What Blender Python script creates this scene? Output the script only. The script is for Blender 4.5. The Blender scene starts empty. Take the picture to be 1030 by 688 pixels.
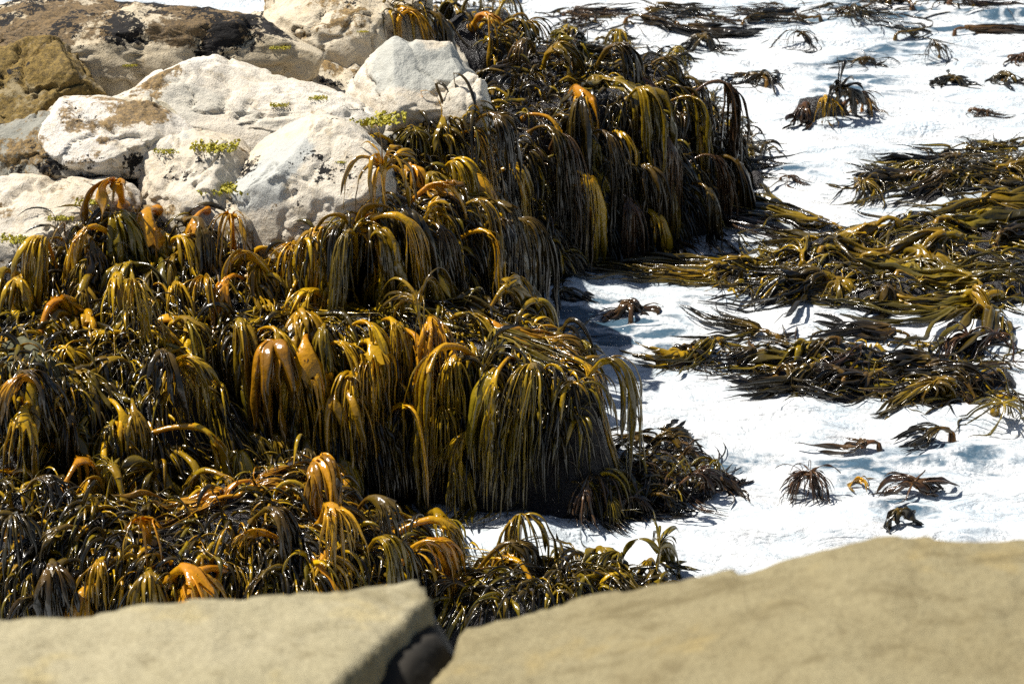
import bpy, bmesh, math, random
import numpy as np
from mathutils import Vector
from mathutils.bvhtree import BVHTree

rng = np.random.default_rng(11)
random.seed(11)
scn = bpy.context.scene
COL = scn.collection

# ---------------------------------------------------------------- camera
CAMZ, PITCH, FPX = 7.5, math.radians(22.0), 90 / 36 * 1030
FW = np.array((0, math.cos(PITCH), -math.sin(PITCH)))
UP = np.array((0, math.sin(PITCH), math.cos(PITCH)))


def ray(px, py):
    return FW + np.array((1.0, 0, 0)) * ((px - 515) / FPX) + UP * ((344 - py) / FPX)


def Pz(px, py, z):
    r = ray(px, py)
    t = (z - CAMZ) / r[2]
    return np.array((0, 0, CAMZ)) + r * t


def Py(px, py, y):
    r = ray(px, py)
    return np.array((0, 0, CAMZ)) + r * (y / r[1])


cam = bpy.data.cameras.new('camera')
co = bpy.data.objects.new('camera', cam)
COL.objects.link(co)
co.location = (0, 0, CAMZ)
co.rotation_euler = (math.pi / 2 - PITCH, 0, 0)
cam.lens, cam.sensor_width = 90, 36
cam.clip_end = 2000
cam.dof.use_dof = True
cam.dof.focus_distance = 17.3
cam.dof.aperture_fstop = 4.0
scn.camera = co

# ---------------------------------------------------------------- noise
_perm = np.random.default_rng(5).permutation(4096)


def _h(i, j, k):
    a = _perm[i & 4095]
    a = _perm[(a + j) & 4095]
    return _perm[(a + k) & 4095] / 4095.0


def vnoise(p):
    f = np.floor(p).astype(np.int64)
    t = p - f
    t = t * t * (3 - 2 * t)
    i, j, k = f[..., 0], f[..., 1], f[..., 2]
    r = 0
    for a in (0, 1):
        wa = t[..., 0] if a else 1 - t[..., 0]
        for b in (0, 1):
            wb = t[..., 1] if b else 1 - t[..., 1]
            for c in (0, 1):
                wc = t[..., 2] if c else 1 - t[..., 2]
                r = r + wa * wb * wc * _h(i + a, j + b, k + c)
    return r * 2 - 1


def fbm(p, scale, octv=4, gain=0.5, seed=0.0):
    r, a, q = 0, 1.0, np.asarray(p, float) * scale + seed * 17.13
    for _ in range(octv):
        r = r + a * vnoise(q)
        a *= gain
        q = q * 2.03 + 7.7
    return r


def nrmz(v):
    return v / np.maximum(np.linalg.norm(v, axis=-1, keepdims=True), 1e-9)


# ---------------------------------------------------------------- object helpers
def tag(o, label=None, cat=None, group=None, kind=None):
    if label: o['label'] = label
    if cat: o['category'] = cat
    if group: o['group'] = group
    if kind: o['kind'] = kind
    return o


def mesh_obj(name, v, quads, mat, parent=None, col=None, smooth=True):
    me = bpy.data.meshes.new(name)
    v = np.ascontiguousarray(v, np.float32)
    q = np.ascontiguousarray(quads, np.int32)
    n, k = q.shape
    me.vertices.add(len(v))
    me.vertices.foreach_set('co', v.ravel())
    me.loops.add(n * k)
    me.loops.foreach_set('vertex_index', q.ravel())
    me.polygons.add(n)
    me.polygons.foreach_set('loop_start', np.arange(0, n * k, k, dtype=np.int32))
    me.polygons.foreach_set('use_smooth', np.full(n, smooth, bool))
    if col is not None:
        at = me.attributes.new('Col', 'FLOAT_COLOR', 'POINT')
        c = np.ones((len(v), 4), np.float32)
        c[:, :3] = col
        at.data.foreach_set('color', c.ravel())
    me.update(calc_edges=True)
    me.materials.append(mat)
    o = bpy.data.objects.new(name, me)
    COL.objects.link(o)
    if parent is not None:
        o.parent = parent
    return o


def empty(name, loc):
    o = bpy.data.objects.new(name, None)
    o.empty_display_size = 0.1
    COL.objects.link(o)
    o.location = loc
    return o


# ---------------------------------------------------------------- materials
class NT:
    def __init__(s, name):
        s.m = bpy.data.materials.new(name)
        s.m.use_nodes = True
        s.t = s.m.node_tree
        s.t.nodes.clear()
        s.out = s.n('ShaderNodeOutputMaterial')

    def n(s, typ, **kw):
        x = s.t.nodes.new(typ)
        for k, v in kw.items():
            setattr(x, k, v)
        return x

    def l(s, a, b):
        s.t.links.new(a, b)

    def noise(s, vec, scale, detail=6, rough=0.6, dist=0.0):
        x = s.n('ShaderNodeTexNoise')
        x.inputs['Scale'].default_value = scale
        x.inputs['Detail'].default_value = detail
        x.inputs['Roughness'].default_value = rough
        x.inputs['Distortion'].default_value = dist
        if vec is not None: s.l(vec, x.inputs['Vector'])
        return x.outputs['Fac']

    def ramp(s, fac, lo, hi):
        x = s.n('ShaderNodeMapRange', interpolation_type='SMOOTHSTEP')
        x.inputs['From Min'].default_value = lo
        x.inputs['From Max'].default_value = hi
        s.l(fac, x.inputs['Value'])
        return x.outputs['Result']

    def mix(s, fac, a, b, blend='MIX'):
        x = s.n('ShaderNodeMix', data_type='RGBA', blend_type=blend)
        if isinstance(fac, float): x.inputs['Factor'].default_value = fac
        else: s.l(fac, x.inputs['Factor'])
        for v, i in ((a, 6), (b, 7)):
            if isinstance(v, tuple): x.inputs[i].default_value = (*v, 1)
            else: s.l(v, x.inputs[i])
        return x.outputs[2]

    def math(s, op, a, b=None):
        x = s.n('ShaderNodeMath', operation=op)
        for v, i in ((a, 0), (b, 1)):
            if v is None: continue
            if isinstance(v, (int, float)): x.inputs[i].default_value = v
            else: s.l(v, x.inputs[i])
        return x.outputs[0]

    def bump(s, h, strength, dist, prev=None):
        x = s.n('ShaderNodeBump')
        x.inputs['Strength'].default_value = strength
        x.inputs['Distance'].default_value = dist
        s.l(h, x.inputs['Height'])
        if prev is not None: s.l(prev, x.inputs['Normal'])
        return x.outputs['Normal']

    def bsdf(s, col, rough=0.8, spec=0.5, normal=None, **kw):
        x = s.n('ShaderNodeBsdfPrincipled')
        if isinstance(col, tuple): x.inputs['Base Color'].default_value = (*col, 1)
        else: s.l(col, x.inputs['Base Color'])
        if isinstance(rough, float): x.inputs['Roughness'].default_value = rough
        else: s.l(rough, x.inputs['Roughness'])
        x.inputs['Specular IOR Level'].default_value = spec
        for k, v in kw.items():
            x.inputs[k.replace('_', ' ')].default_value = v
        if normal is not None: s.l(normal, x.inputs['Normal'])
        return x


def pos(nt, scale=(1, 1, 1), loc=(0, 0, 0)):
    g = nt.n('ShaderNodeNewGeometry')
    m = nt.n('ShaderNodeMapping')
    m.inputs['Scale'].default_value = scale
    m.inputs['Location'].default_value = loc
    nt.l(g.outputs['Position'], m.inputs['Vector'])
    return m.outputs[0]


def mat_pale(name, base=(.52, .45, .33), base2=(.62, .56, .45), grey=(.30, .31, .29), brown=(.14, .085, .028),
             gk=.62, bk=.66, kk=.68, off=0.0, top=None, gs=(), bs=(), ks=()):
    """weathered limestone: cream with grey stain, brown algal film and clusters of black mussel flecks;
    top = (z0, z1, gain): growth thickens between two heights"""
    t = NT(name)
    v = pos(t, loc=(off, off * .7, off * .3))
    c = t.mix(t.ramp(t.noise(v, 1.6, 8, .6), .35, .65), base, base2)
    c = t.mix(t.math('MULTIPLY', t.ramp(t.noise(v, 8, 9, .75), .5, .66), .55), c, (base[0] * .78, base[1] * .70, base[2] * .56))
    c = t.mix(t.math('MULTIPLY', t.ramp(t.noise(v, 42, 5, .75), .52, .70), .5), c, (.38, .31, .20))
    add = 0.0

    def stain(lst, x):
        for px, py, y, r, gain in lst:
            d = t.n('ShaderNodeVectorMath', operation='DISTANCE')
            g0 = t.n('ShaderNodeNewGeometry')
            t.l(g0.outputs['Position'], d.inputs[0])
            d.inputs[1].default_value = tuple(Py(px, py, y))
            x = t.math('ADD', x, t.math('MULTIPLY', t.math('SUBTRACT', 1.0, t.ramp(d.outputs['Value'], 0.0, r)), gain))
        return x
    if top:
        g_ = t.n('ShaderNodeNewGeometry')
        sx = t.n('ShaderNodeSeparateXYZ')
        t.l(g_.outputs['Position'], sx.inputs[0])
        add = t.math('MULTIPLY', t.ramp(sx.outputs[2], top[0], top[1]), top[2])
    g = t.ramp(stain(gs, t.noise(pos(t, loc=(off + 3, off, 5)), 1.1, 9, .66)), .5 + (gk - .6) * .8, .56 + (gk - .6) * .8)
    c = t.mix(t.math('MULTIPLY', g, .85), c, t.mix(t.noise(v, 18, 6, .7), grey, (grey[0] * 1.5, grey[1] * 1.45, grey[2] * 1.4)))
    bn = stain(bs, t.math('ADD', t.noise(pos(t, loc=(off + 9, 2, off)), 1.8, 10, .72), add))
    b = t.ramp(t.math('ADD', t.math('MULTIPLY', bn, .8), t.math('MULTIPLY', t.noise(v, 24, 4, .7), .2)), .5 + (bk - .6) * .9, .55 + (bk - .6) * .9)
    bc = t.mix(t.ramp(t.noise(v, 34, 7, .8), .36, .62), (brown[0] * .45, brown[1] * .45, brown[2] * .5), (brown[0] * 2.1, brown[1] * 2.1, brown[2] * 1.9))
    c = t.mix(t.math('MULTIPLY', b, .9), c, bc)
    kn = t.math('ADD', t.math('MULTIPLY', stain(ks, t.math('ADD', t.noise(pos(t, loc=(1, off + 6, off)), 2.6, 5, .6), add)), .62), t.math('MULTIPLY', t.noise(v, 26, 4, .7), .38))
    k = t.ramp(kn, .565 + (kk - .6) * .6, .58 + (kk - .6) * .6)
    c = t.mix(k, c, (.016, .014, .013))
    vo = t.n('ShaderNodeTexVoronoi', feature='DISTANCE_TO_EDGE')
    vo.inputs['Scale'].default_value = 1.9
    w3 = t.mix(.12, v, t.n('ShaderNodeTexNoise').outputs['Color'])
    t.l(w3, vo.inputs['Vector'])
    crack = t.ramp(vo.outputs['Distance'], .0, .02)
    h = t.math('ADD', t.noise(v, 6, 12, .68), t.math('ADD', t.math('MULTIPLY', t.noise(v, 70, 5, .7), .22), t.math('MULTIPLY', crack, .03)))
    h = t.math('ADD', h, t.math('MULTIPLY', k, .15))
    nm = t.bump(h, .7, .06)
    p = t.bsdf(c, .85, .25, nm)
    t.l(p.outputs[0], t.out.inputs[0])
    return t.m


def mat_sand(name, a, b, off):
    t = NT(name)
    v = pos(t, loc=(off, off, off))
    c = t.mix(t.ramp(t.noise(v, 2.2, 8, .6), .3, .7), a, b)
    c = t.mix(t.math('MULTIPLY', t.ramp(t.noise(v, 11, 8, .7, .4), .52, .72), .55), c, (a[0] * .5, a[1] * .46, a[2] * .4))
    c = t.mix(t.math('MULTIPLY', t.ramp(t.noise(pos(t, (1, 1, 1), (off, 4, 1)), 4, 6, .6), .54, .68), .65), c, (a[0] * 1.35, a[1] * 1.25, a[2] * 1.0))
    c = t.mix(t.math('MULTIPLY', t.ramp(t.noise(pos(t, (.6, 1.6, 1), (2, off, 0)), 3.2, 9, .7, .8), .50, .64), .75), c, (a[0] * .6, a[1] * .57, a[2] * .5))
    c = t.mix(t.math('MULTIPLY', t.ramp(t.noise(v, 60, 5, .7), .42, .7), .55), c, (a[0] * .6, a[1] * .58, a[2] * .55))
    h = t.math('ADD', t.noise(v, 5, 10, .62), t.math('MULTIPLY', t.noise(v, 55, 6, .7), .2))
    nm = t.bump(h, .6, .07)
    p = t.bsdf(c, .9, .2, nm)
    t.l(p.outputs[0], t.out.inputs[0])
    return t.m


def mat_reef(name):
    t = NT(name)
    v = pos(t)
    c = t.mix(t.ramp(t.noise(v, 5, 8, .65), .35, .65), (.005, .0045, .004), (.015, .010, .009))
    c = t.mix(t.math('MULTIPLY', t.ramp(t.noise(v, 17, 6, .7), .58, .7), .6), c, (.045, .028, .026))
    nm = t.bump(t.noise(v, 18, 8, .7), .8, .05)
    p = t.bsdf(c, .35, .5, nm)
    t.l(p.outputs[0], t.out.inputs[0])
    return t.m


def mat_kelp(name, trans=.22):
    t = NT(name)
    at = t.n('ShaderNodeAttribute', attribute_name='Col')
    oi = t.n('ShaderNodeObjectInfo')
    v = pos(t)
    n1 = t.noise(v, 26, 4, .6)
    k = t.math('ADD', .62, t.math('MULTIPLY', n1, .75))
    hs = t.n('ShaderNodeHueSaturation')
    t.l(at.outputs['Color'], hs.inputs['Color'])
    t.l(k, hs.inputs['Value'])
    t.l(t.math('ADD', .49, t.math('MULTIPLY', oi.outputs['Random'], .02)), hs.inputs['Hue'])
    c = hs.outputs[0]
    nm = t.bump(t.noise(v, 24, 2, .5), .35, .02)
    p = t.bsdf(c, t.math('ADD', .10, t.math('MULTIPLY', t.noise(v, 35, 3, .6), .25)), .5, nm)
    p.inputs['Coat Weight'].default_value = .6
    p.inputs['Coat Roughness'].default_value = .07
    tr = t.n('ShaderNodeBsdfTranslucent')
    t.l(t.mix(1.0, c, (1.0, .75, .15), 'MULTIPLY'), tr.inputs['Color'])
    ms = t.n('ShaderNodeMixShader')
    ms.inputs[0].default_value = trans
    t.l(p.outputs[0], ms.inputs[1])
    t.l(tr.outputs[0], ms.inputs[2])
    t.l(ms.outputs[0], t.out.inputs[0])
    return t.m


def mat_water(name):
    t = NT(name)
    v = pos(t)
    vs = pos(t, (.35, 1.3, 1))
    big = t.noise(vs, .9, 5, .55, .6)
    med = t.noise(pos(t, (.5, 1.2, 1), (4, 1, 0)), 3.2, 8, .68, 1.2)
    fine = t.noise(v, 14, 6, .7)
    s = t.math('ADD', t.math('MULTIPLY', big, .55), t.math('ADD', t.math('MULTIPLY', med, .33), t.math('MULTIPLY', fine, .12)))
    at = t.n('ShaderNodeAttribute', attribute_name='Col')   # r = where the foam sheet is broken open
    sep = t.n('ShaderNodeSeparateColor')
    t.l(at.outputs['Color'], sep.inputs[0])
    vo = t.n('ShaderNodeTexVoronoi', feature='DISTANCE_TO_EDGE')
    vo.inputs['Scale'].default_value = 5.5
    dn = t.n('ShaderNodeTexNoise')
    dn.inputs['Scale'].default_value = 2.5
    dn.inputs['Detail'].default_value = 4
    t.l(v, dn.inputs['Vector'])
    t.l(t.mix(.25, pos(t, (.55, 1.0, 1)), dn.outputs['Color']), vo.inputs['Vector'])
    cell = t.ramp(vo.outputs['Distance'], .02, .22)
    s2 = t.math('SUBTRACT', s, t.math('MULTIPLY', sep.outputs[0], t.math('ADD', .13, t.math('MULTIPLY', cell, .20))))
    foam = t.ramp(s2, .335, .445)
    streak = t.ramp(t.noise(pos(t, (.45, 1.2, 1), (3, 8, 0)), 1.7, 6, .6, 2.2), .46, .66)
    thinf = t.ramp(t.noise(vs, 1.5, 8, .68, 1.0), .42, .62)
    hgt = t.math('ADD', t.math('MULTIPLY', fine, .25), t.noise(pos(t, (.75, 1.1, 1)), 3.5, 7, .6, .6))
    bub = t.n('ShaderNodeTexVoronoi')
    bub.inputs['Scale'].default_value = 24
    t.l(v, bub.inputs['Vector'])
    hgt = t.math('ADD', hgt, t.math('MULTIPLY', t.math('MULTIPLY', bub.outputs['Distance'], t.ramp(med, .45, .6)), -.5))
    nmf = t.bump(hgt, .65, .09)
    fcol = t.mix(thinf, (.67, .675, .67), (.52, .565, .59))
    fcol = t.mix(t.math('MULTIPLY', streak, .7), fcol, (.44, .51, .56))
    fcol = t.mix(t.math('MULTIPLY', t.ramp(fine, .5, .7), .22), fcol, (.47, .52, .55))
    f = t.bsdf(fcol, t.math('ADD', .35, t.math('MULTIPLY', foam, .35)), .4, nmf)
    wn = t.bump(t.noise(v, 7, 5, .6), .6, .06)
    w = t.bsdf((.055, .10, .14), .12, .5, wn)
    ms = t.n('ShaderNodeMixShader')
    t.l(foam, ms.inputs[0])
    t.l(w.outputs[0], ms.inputs[1])
    t.l(f.outputs[0], ms.inputs[2])
    t.l(ms.outputs[0], t.out.inputs[0])
    return t.m


def mat_plain(name, a, b, scale=20, rough=.6):
    t = NT(name)
    v = pos(t)
    c = t.mix(t.ramp(t.noise(v, scale, 5, .6), .35, .65), a, b)
    p = t.bsdf(c, rough, .4, t.bump(t.noise(v, scale * 2, 4, .6), .5, .01))
    t.l(p.outputs[0], t.out.inputs[0])
    return t.m


M_REEF = mat_reef('wet_reef_rock')
M_KELP = mat_kelp('kelp_skin')
M_WATER = mat_water('foaming_water')
M_SAND_L = mat_sand('sandstone_light', (.315, .275, .165), (.36, .315, .20), 1.3)
M_SAND_R = mat_sand('sandstone_tan', (.225, .185, .098), (.265, .225, .127), 6.1)
M_TUFT = mat_plain('green_algae', (.22, .21, .012), (.46, .38, .02), 30)
M_CRACK_SHADE = mat_plain('crack_shade_rock', (.012, .010, .007), (.03, .025, .018), 9, .9)  # shade inside the crack, painted as a near-black rock colour
M_MOSSROCK = mat_plain('mossy_rock', (.05, .05, .02), (.10, .095, .045), 14, .8)

SURF = []        # every solid kelp can rest on


# ---------------------------------------------------------------- water
def axis(lo, hi, step, far_lo, far_hi, g=1.22):
    a = list(np.arange(lo, hi + 1e-6, step))
    s = step
    while a[-1] < far_hi:
        s *= g
        a.append(a[-1] + s)
    s = step
    while a[0] > far_lo:
        s *= g
        a.insert(0, a[0] - s)
    return np.array(a)


def in_poly(x, y, poly):
    inside = np.zeros(np.shape(x), bool)
    n = len(poly)
    for i in range(n):
        x1, y1 = poly[i][:2]
        x2, y2 = poly[(i + 1) % n][:2]
        c = ((y1 > y) != (y2 > y)) & (x < (x2 - x1) * (y - y1) / (y2 - y1 + 1e-12) + x1)
        inside ^= c
    return inside


def seg_dist(x, y, poly):
    d = np.full(np.shape(x), 1e9)
    n = len(poly)
    for i in range(n):
        x1, y1 = poly[i][:2]
        x2, y2 = poly[(i + 1) % n][:2]
        dx, dy = x2 - x1, y2 - y1
        t = np.clip(((x - x1) * dx + (y - y1) * dy) / (dx * dx + dy * dy + 1e-12), 0, 1)
        d = np.minimum(d, np.hypot(x - x1 - t * dx, y - y1 - t * dy))
    return d


def grid_quads(nx, ny):
    i = np.arange(nx * ny).reshape(ny, nx)
    return np.stack([i[:-1, :-1], i[:-1, 1:], i[1:, 1:], i[1:, :-1]], -1).reshape(-1, 4)


def build_water():
    xs = axis(-1.2, 6.6, .05, -400, 400)
    ys = axis(12.5, 30.5, .05, -60, 900)
    X, Y = np.meshgrid(xs, ys)
    p = np.stack([X, Y, np.zeros_like(X)], -1)
    near = np.clip(1 - np.maximum(0, np.abs(Y - 21) - 12) / 20, 0, 1)
    z = .05 * fbm(p * (.6, 1.2, 1), 1.1, 4, .5, 1) + .022 * fbm(p * (.6, 1.1, 1), 5, 3, .6, 2) * near
    z += (.05 * np.maximum(0, fbm(p * (.5, 1.4, 1), 2.4, 4, .55, 3)) + .035 * (1 - np.abs(fbm(p * (.45, 1.3, 1), 1.9, 4, .5, 9))) ** 3) * near
    # froth heaped up against the reef and thin spots where the dark water shows
    thin = np.zeros_like(X)
    for px, py, r, a in ((615, 330, .5, 1.0), (590, 318, .35, .9), (650, 345, .35, .5), (955, 40, 1.3, .3), (930, 18, 1.3, .5), (870, 478, .35, .5), (960, 462, .4, .45),
                         (905, 520, .25, .6), (1000, 470, .3, .3), (690, 300, .5, .5), (850, 90, .5, .5), (790, 180, .3, .5), (985, 370, .35, .6), (760, 25, .6, .4),
                         (900, 440, .5, .3), (720, 470, .35, .3), (1010, 15, .9, .6)):
        w = Pz(px, py, 0)
        d2 = ((X - w[0]) / (r * 1.4)) ** 2 + ((Y - w[1]) / r) ** 2
        thin = np.maximum(thin, a * np.exp(-d2 * 1.3))
    for px, py, r, a in ((560, 300, .35, .10), (545, 540, .22, .12), (590, 505, .2, .05), (880, 428, .6, .06), (700, 560, .5, .03), (1000, 440, .5, .06), (850, 545, .7, .05)):
        w = Pz(px, py, 0)
        d2 = ((X - w[0]) / (r * 1.3)) ** 2 + ((Y - w[1]) / r) ** 2
        z += a * np.exp(-d2) * (1 + .6 * fbm(p, 5, 3, .5, 4))
    p[..., 2] = z
    col = np.stack([thin, thin, thin], -1).reshape(-1, 3)
    o = mesh_obj('water', p.reshape(-1, 3), grid_quads(len(xs), len(ys)), M_WATER, None, col)
    tag(o, 'white foaming sea water swirling around the kelp reef', 'water', kind='structure')
    SURF.append(o)
    return o


water = build_water()


# ---------------------------------------------------------------- heightfield rocks under the kelp
def reef(name, poly, k, label, cat='rock', group=None, mat=None, amp=.07, step=.06, floor=-.7, rough=2.2, jag=.12, seed=1.0, zoff=0, kind=None, lip=.0, pw=1):
    W = [Pz(*q) for q in poly]
    zs = np.array([w[2] for w in W])
    ext = (zs.max() - floor) / k + .35
    x0, x1 = min(w[0] for w in W) - ext, max(w[0] for w in W) + ext
    y0, y1 = min(w[1] for w in W) - ext, max(w[1] for w in W) + ext
    xs, ys = np.arange(x0, x1, step), np.arange(y0, y1, step)
    X, Y = np.meshgrid(xs, ys)
    p = np.stack([X, Y, np.zeros_like(X)], -1)
    jx = X + jag * fbm(p, rough * .9, 3, .5, seed + 3)
    jy = Y + jag * fbm(p, rough * .9, 3, .5, seed + 5)
    ins = in_poly(jx, jy, W)
    d = seg_dist(jx, jy, W)
    wsum, zz = 0, 0
    for w in W:
        q = 1 / (np.hypot(X - w[0], Y - w[1]) ** 2 + .02) ** pw
        wsum = wsum + q
        zz = zz + q * w[2]
    top = zz / wsum + amp * fbm(p, rough, 5, .55, seed)
    z = np.where(ins, top - lip * np.exp(-d / .12), top - lip - k * d * (1 + .35 * fbm(p, 2.5, 3, .5, seed + 8)))
    z = np.maximum(z, floor)
    p[..., 2] = z
    q = grid_quads(len(xs), len(ys))
    v = p.reshape(-1, 3)
    q = q[(v[q, 2] > floor + .01).any(1)]
    used = np.unique(q)
    mp = np.full(len(v), -1)
    mp[used] = np.arange(len(used))
    o = mesh_obj(name, v[used], mp[q], mat or M_REEF)
    tag(o, label, cat, group, kind)
    SURF.append(o)
    return o


reef('reef_rock', [(500, 80, 1.3), (545, 44, 1.38), (610, 38, 1.42), (660, 54, 1.32), (690, 88, 1.02), (717, 112, .5), (708, 124, .45), (684, 122, .92), (640, 104, 1.2), (590, 106, 1.25), (520, 125, 1.3)],
     2.5, 'dark outcrop at the water edge buried under dark hanging kelp', seed=1, amp=.13)
reef('reef_rock', [(390, 130, 1.85), (462, 125, 1.7), (474, 160, 1.55), (482, 205, 1.38), (430, 232, 1.5), (335, 222, 1.55), (285, 258, 1.45), (330, 190, 1.7)],
     3.0, 'steep dark rock below the pale boulders hung with golden kelp', seed=2)
reef('reef_rock', [(200, 345, 1.12), (330, 336, 1.15), (430, 338, 1.15), (540, 352, 1.1), (576, 370, 1.0), (592, 396, .8), (578, 346, .95), (545, 322, 1.0), (430, 303, 1.12), (230, 300, 1.18)],
     4.0, 'broad dark ledge with long curtains of kelp over its front', seed=3, amp=.10)
reef('reef_rock', [(-60, 265, 1.35), (110, 218, 1.6), (205, 215, 1.6), (262, 268, 1.4), (200, 330, 1.15), (150, 395, 1.0), (60, 415, .95), (-60, 420, .95)],
     1.5, 'sloping dark rock in front of the pale rocks matted with kelp', seed=4, amp=.17, rough=1.9)
reef('reef_rock', [(-60, 500, .75), (100, 490, .8), (220, 470, .85), (300, 470, .8), (370, 505, .55), (415, 540, .3), (415, 565, .35), (300, 585, .55), (100, 592, .55), (-60, 592, .5)],
     2.6, 'low dark rock just beyond the sandstone slab matted with amber kelp', seed=5, amp=.20, rough=1.9)
reef('reef_rock', [(440, 578, .12), (520, 578, .24), (600, 578, .2), (680, 590, .1), (690, 600, .1), (450, 625, .15)],
     1.5, 'low wet rock beyond the crack between the slabs covered in kelp', seed=6, amp=.08)
reef('reef_rock', [(590, 480, .14), (650, 468, .16), (695, 478, .12), (725, 488, .1), (690, 498, .06), (600, 500, .1)],
     1.6, 'small low rock at the foot of the ledge under tangled kelp', seed=7, amp=.08)
reef('reef_rock', [(388, 10, 1.75), (450, 2, 1.7), (515, 8, 1.35), (520, 45, 1.2), (480, 60, 1.3), (400, 40, 1.75)],
     2.4, 'dark rock behind the largest pale boulder covered in kelp', seed=8)
reef('reef_rock', [(870, 182, .08), (940, 162, .18), (1060, 146, .22), (1060, 178, .14), (900, 188, .08)],
     1.0, 'upper awash rock at the right carrying a dark kelp mat', seed=9, amp=.11)
reef('reef_rock', [(700, 276, .07), (790, 250, .17), (930, 222, .24), (1060, 208, .24), (1060, 294, .13), (850, 298, .11), (740, 292, .06)],
     1.0, 'long awash rock at the right under the largest olive kelp mat', seed=10, amp=.12)
reef('reef_rock', [(712, 352, .06), (770, 346, .13), (850, 350, .14), (930, 360, .15), (1000, 372, .10), (960, 396, .10), (860, 396, .10), (765, 370, .06)],
     1.2, 'lower awash rock at the right under a tangled kelp mat', seed=11, amp=.11)
reef('reef_rock', [(808, 98, .28), (838, 94, .3), (852, 100, .22), (845, 108, .18), (812, 108, .22)],
     2.2, 'small lone rock in the foam draped with brown kelp', seed=12, amp=.05)

# ---------------------------------------------------------------- pale rocks
def blob(name, px, py, y, wpx, hpx, depth, mat, label, cat='boulder', sub=6, facets=16, amp=.05, seed=1.0, rotz=0.0, tilt=0.0, expo=2.6, keep=.97, rough=1.6, roll=0.0, strat=0.0, cut=None, front=.62):
    c = Py(px, py, y)
    s = np.linalg.norm(c - np.array((0, 0, CAMZ))) / FPX
    R = np.array((wpx * s, depth, hpx * s / math.cos(PITCH * .8)))
    bm = bmesh.new()
    bmesh.ops.create_icosphere(bm, subdivisions=sub, radius=1)
    v = np.array([q.co[:] for q in bm.verts])
    f = np.array([[q.index for q in t.verts] for t in bm.faces])
    bm.free()
    # superellipsoid, then planar facets, then noise
    v = v / (np.sum(np.abs(v) ** expo, 1, keepdims=True) ** (1 / expo))
    r = np.random.default_rng(int(seed * 100))
    for _ in range(facets):
        m = r.normal(size=3)
        m[2] = abs(m[2]) * .8
        m /= np.linalg.norm(m)
        off = r.uniform(.66, .92)
        t = v @ m - off
        v = v - np.outer(np.maximum(0, t), m) * keep
    if cut:
        for mx, my, mz, off in cut:
            m = np.array((mx, my, mz), float)
            m /= np.linalg.norm(m)
            v = v - np.outer(np.maximum(0, v @ m - off), m) * .95
    v0 = np.array((-.28, -.62, .73))
    t = v @ v0 - front
    v = v - np.outer(np.maximum(0, t), v0) * .93
    v = v * R
    nv = nrmz(v / (R * R))
    rdg = 1 - np.abs(fbm(v, rough * 1.7, 4, .5, seed + 4))
    v = v + nv * (amp * .8 * fbm(v, rough, 7, .56, seed) - .9 * amp * np.maximum(0, rdg - .86) / .14 + .25 * amp * fbm(v, rough * 6, 4, .6, seed + 6))[:, None]
    if strat:
        lay = fbm(v * (.25, .25, 1), 9, 3, .5, seed + 2)
        v = v + nv * (strat * np.round(lay * 2.5) / 2.5)[:, None]
    ca, sa = math.cos(tilt), math.sin(tilt)
    v = v @ np.array([[1, 0, 0], [0, ca, -sa], [0, sa, ca]]).T
    ca, sa = math.cos(roll), math.sin(roll)
    v = v @ np.array([[ca, 0, sa], [0, 1, 0], [-sa, 0, ca]]).T
    ca, sa = math.cos(rotz), math.sin(rotz)
    v = v @ np.array([[ca, -sa, 0], [sa, ca, 0], [0, 0, 1]]).T
    o = mesh_obj(name, v, f, mat)
    o.location = c
    tag(o, label, cat)
    SURF.append(o)
    return o


# bed of the pale rocks
reef('rock_platform', [(-80, 20, 2.2), (120, 14, 2.24), (290, 10, 2.1), (400, 12, 1.85), (466, 60, 1.72), (466, 108, 1.68), (372, 145, 1.78), (250, 225, 1.6), (100, 225, 1.55), (-80, 245, 1.48)],
     3.0, 'rough cream bedrock between the pale boulders', 'rock', mat=mat_pale('rock_bed', off=2.0, bk=.60, kk=.63), seed=20, amp=.11, step=.035, rough=2.8)

blob('boulder', 125, 42, 19.5, 195, 46, .75, mat_pale('rock_back', base=(0.48, 0.398, 0.266), base2=(0.544, 0.468, 0.342), grey=(.26, .22, .15), brown=(.085, .052, .022), bk=.70, kk=.66, gk=.66, off=4.0, top=(2.12, 2.36, .16), bs=[(40, 25, 19.2, .8, .16), (200, 12, 19.4, .7, .12)], ks=[(60, 45, 19.1, .35, .1), (170, 58, 19.1, .18, .13), (215, 55, 19.1, .2, .13)]),
     'long stratified boulder with black and brown growth along its top, at the upper left corner', seed=3, amp=.07, strat=.02, expo=3.5, rotz=.04, front=.7)
blob('boulder', 34, 84, 18.5, 82, 42, .6, mat_pale('rock_brown', base=(0.224, 0.156, 0.068), base2=(0.4, 0.335, 0.228), grey=(.22, .18, .1), brown=(.12, .078, .02), bk=.5, kk=.66, off=7.0),
     'flat boulder covered with rusty brown algae at the left edge', seed=5, amp=.06, expo=3.2, tilt=.2, front=.55)
blob('boulder', 240, 104, 18.3, 148, 31, .6, mat_pale('rock_white', base=(0.592, 0.53, 0.426), base2=(0.672, 0.624, 0.54), grey=(.4, .38, .32), bk=.69, kk=.70, gk=.67, off=9.0, bs=[(222, 105, 18.0, .25, .17), (120, 88, 18.2, .5, .15), (165, 75, 18.3, .3, .1)], gs=[(185, 118, 18.0, .35, .1)]),
     'long low whitish slab lying between the brown algae rock and the pale boulders', seed=7, amp=.05, expo=2.8, roll=.10, tilt=.15, front=.5)
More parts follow.
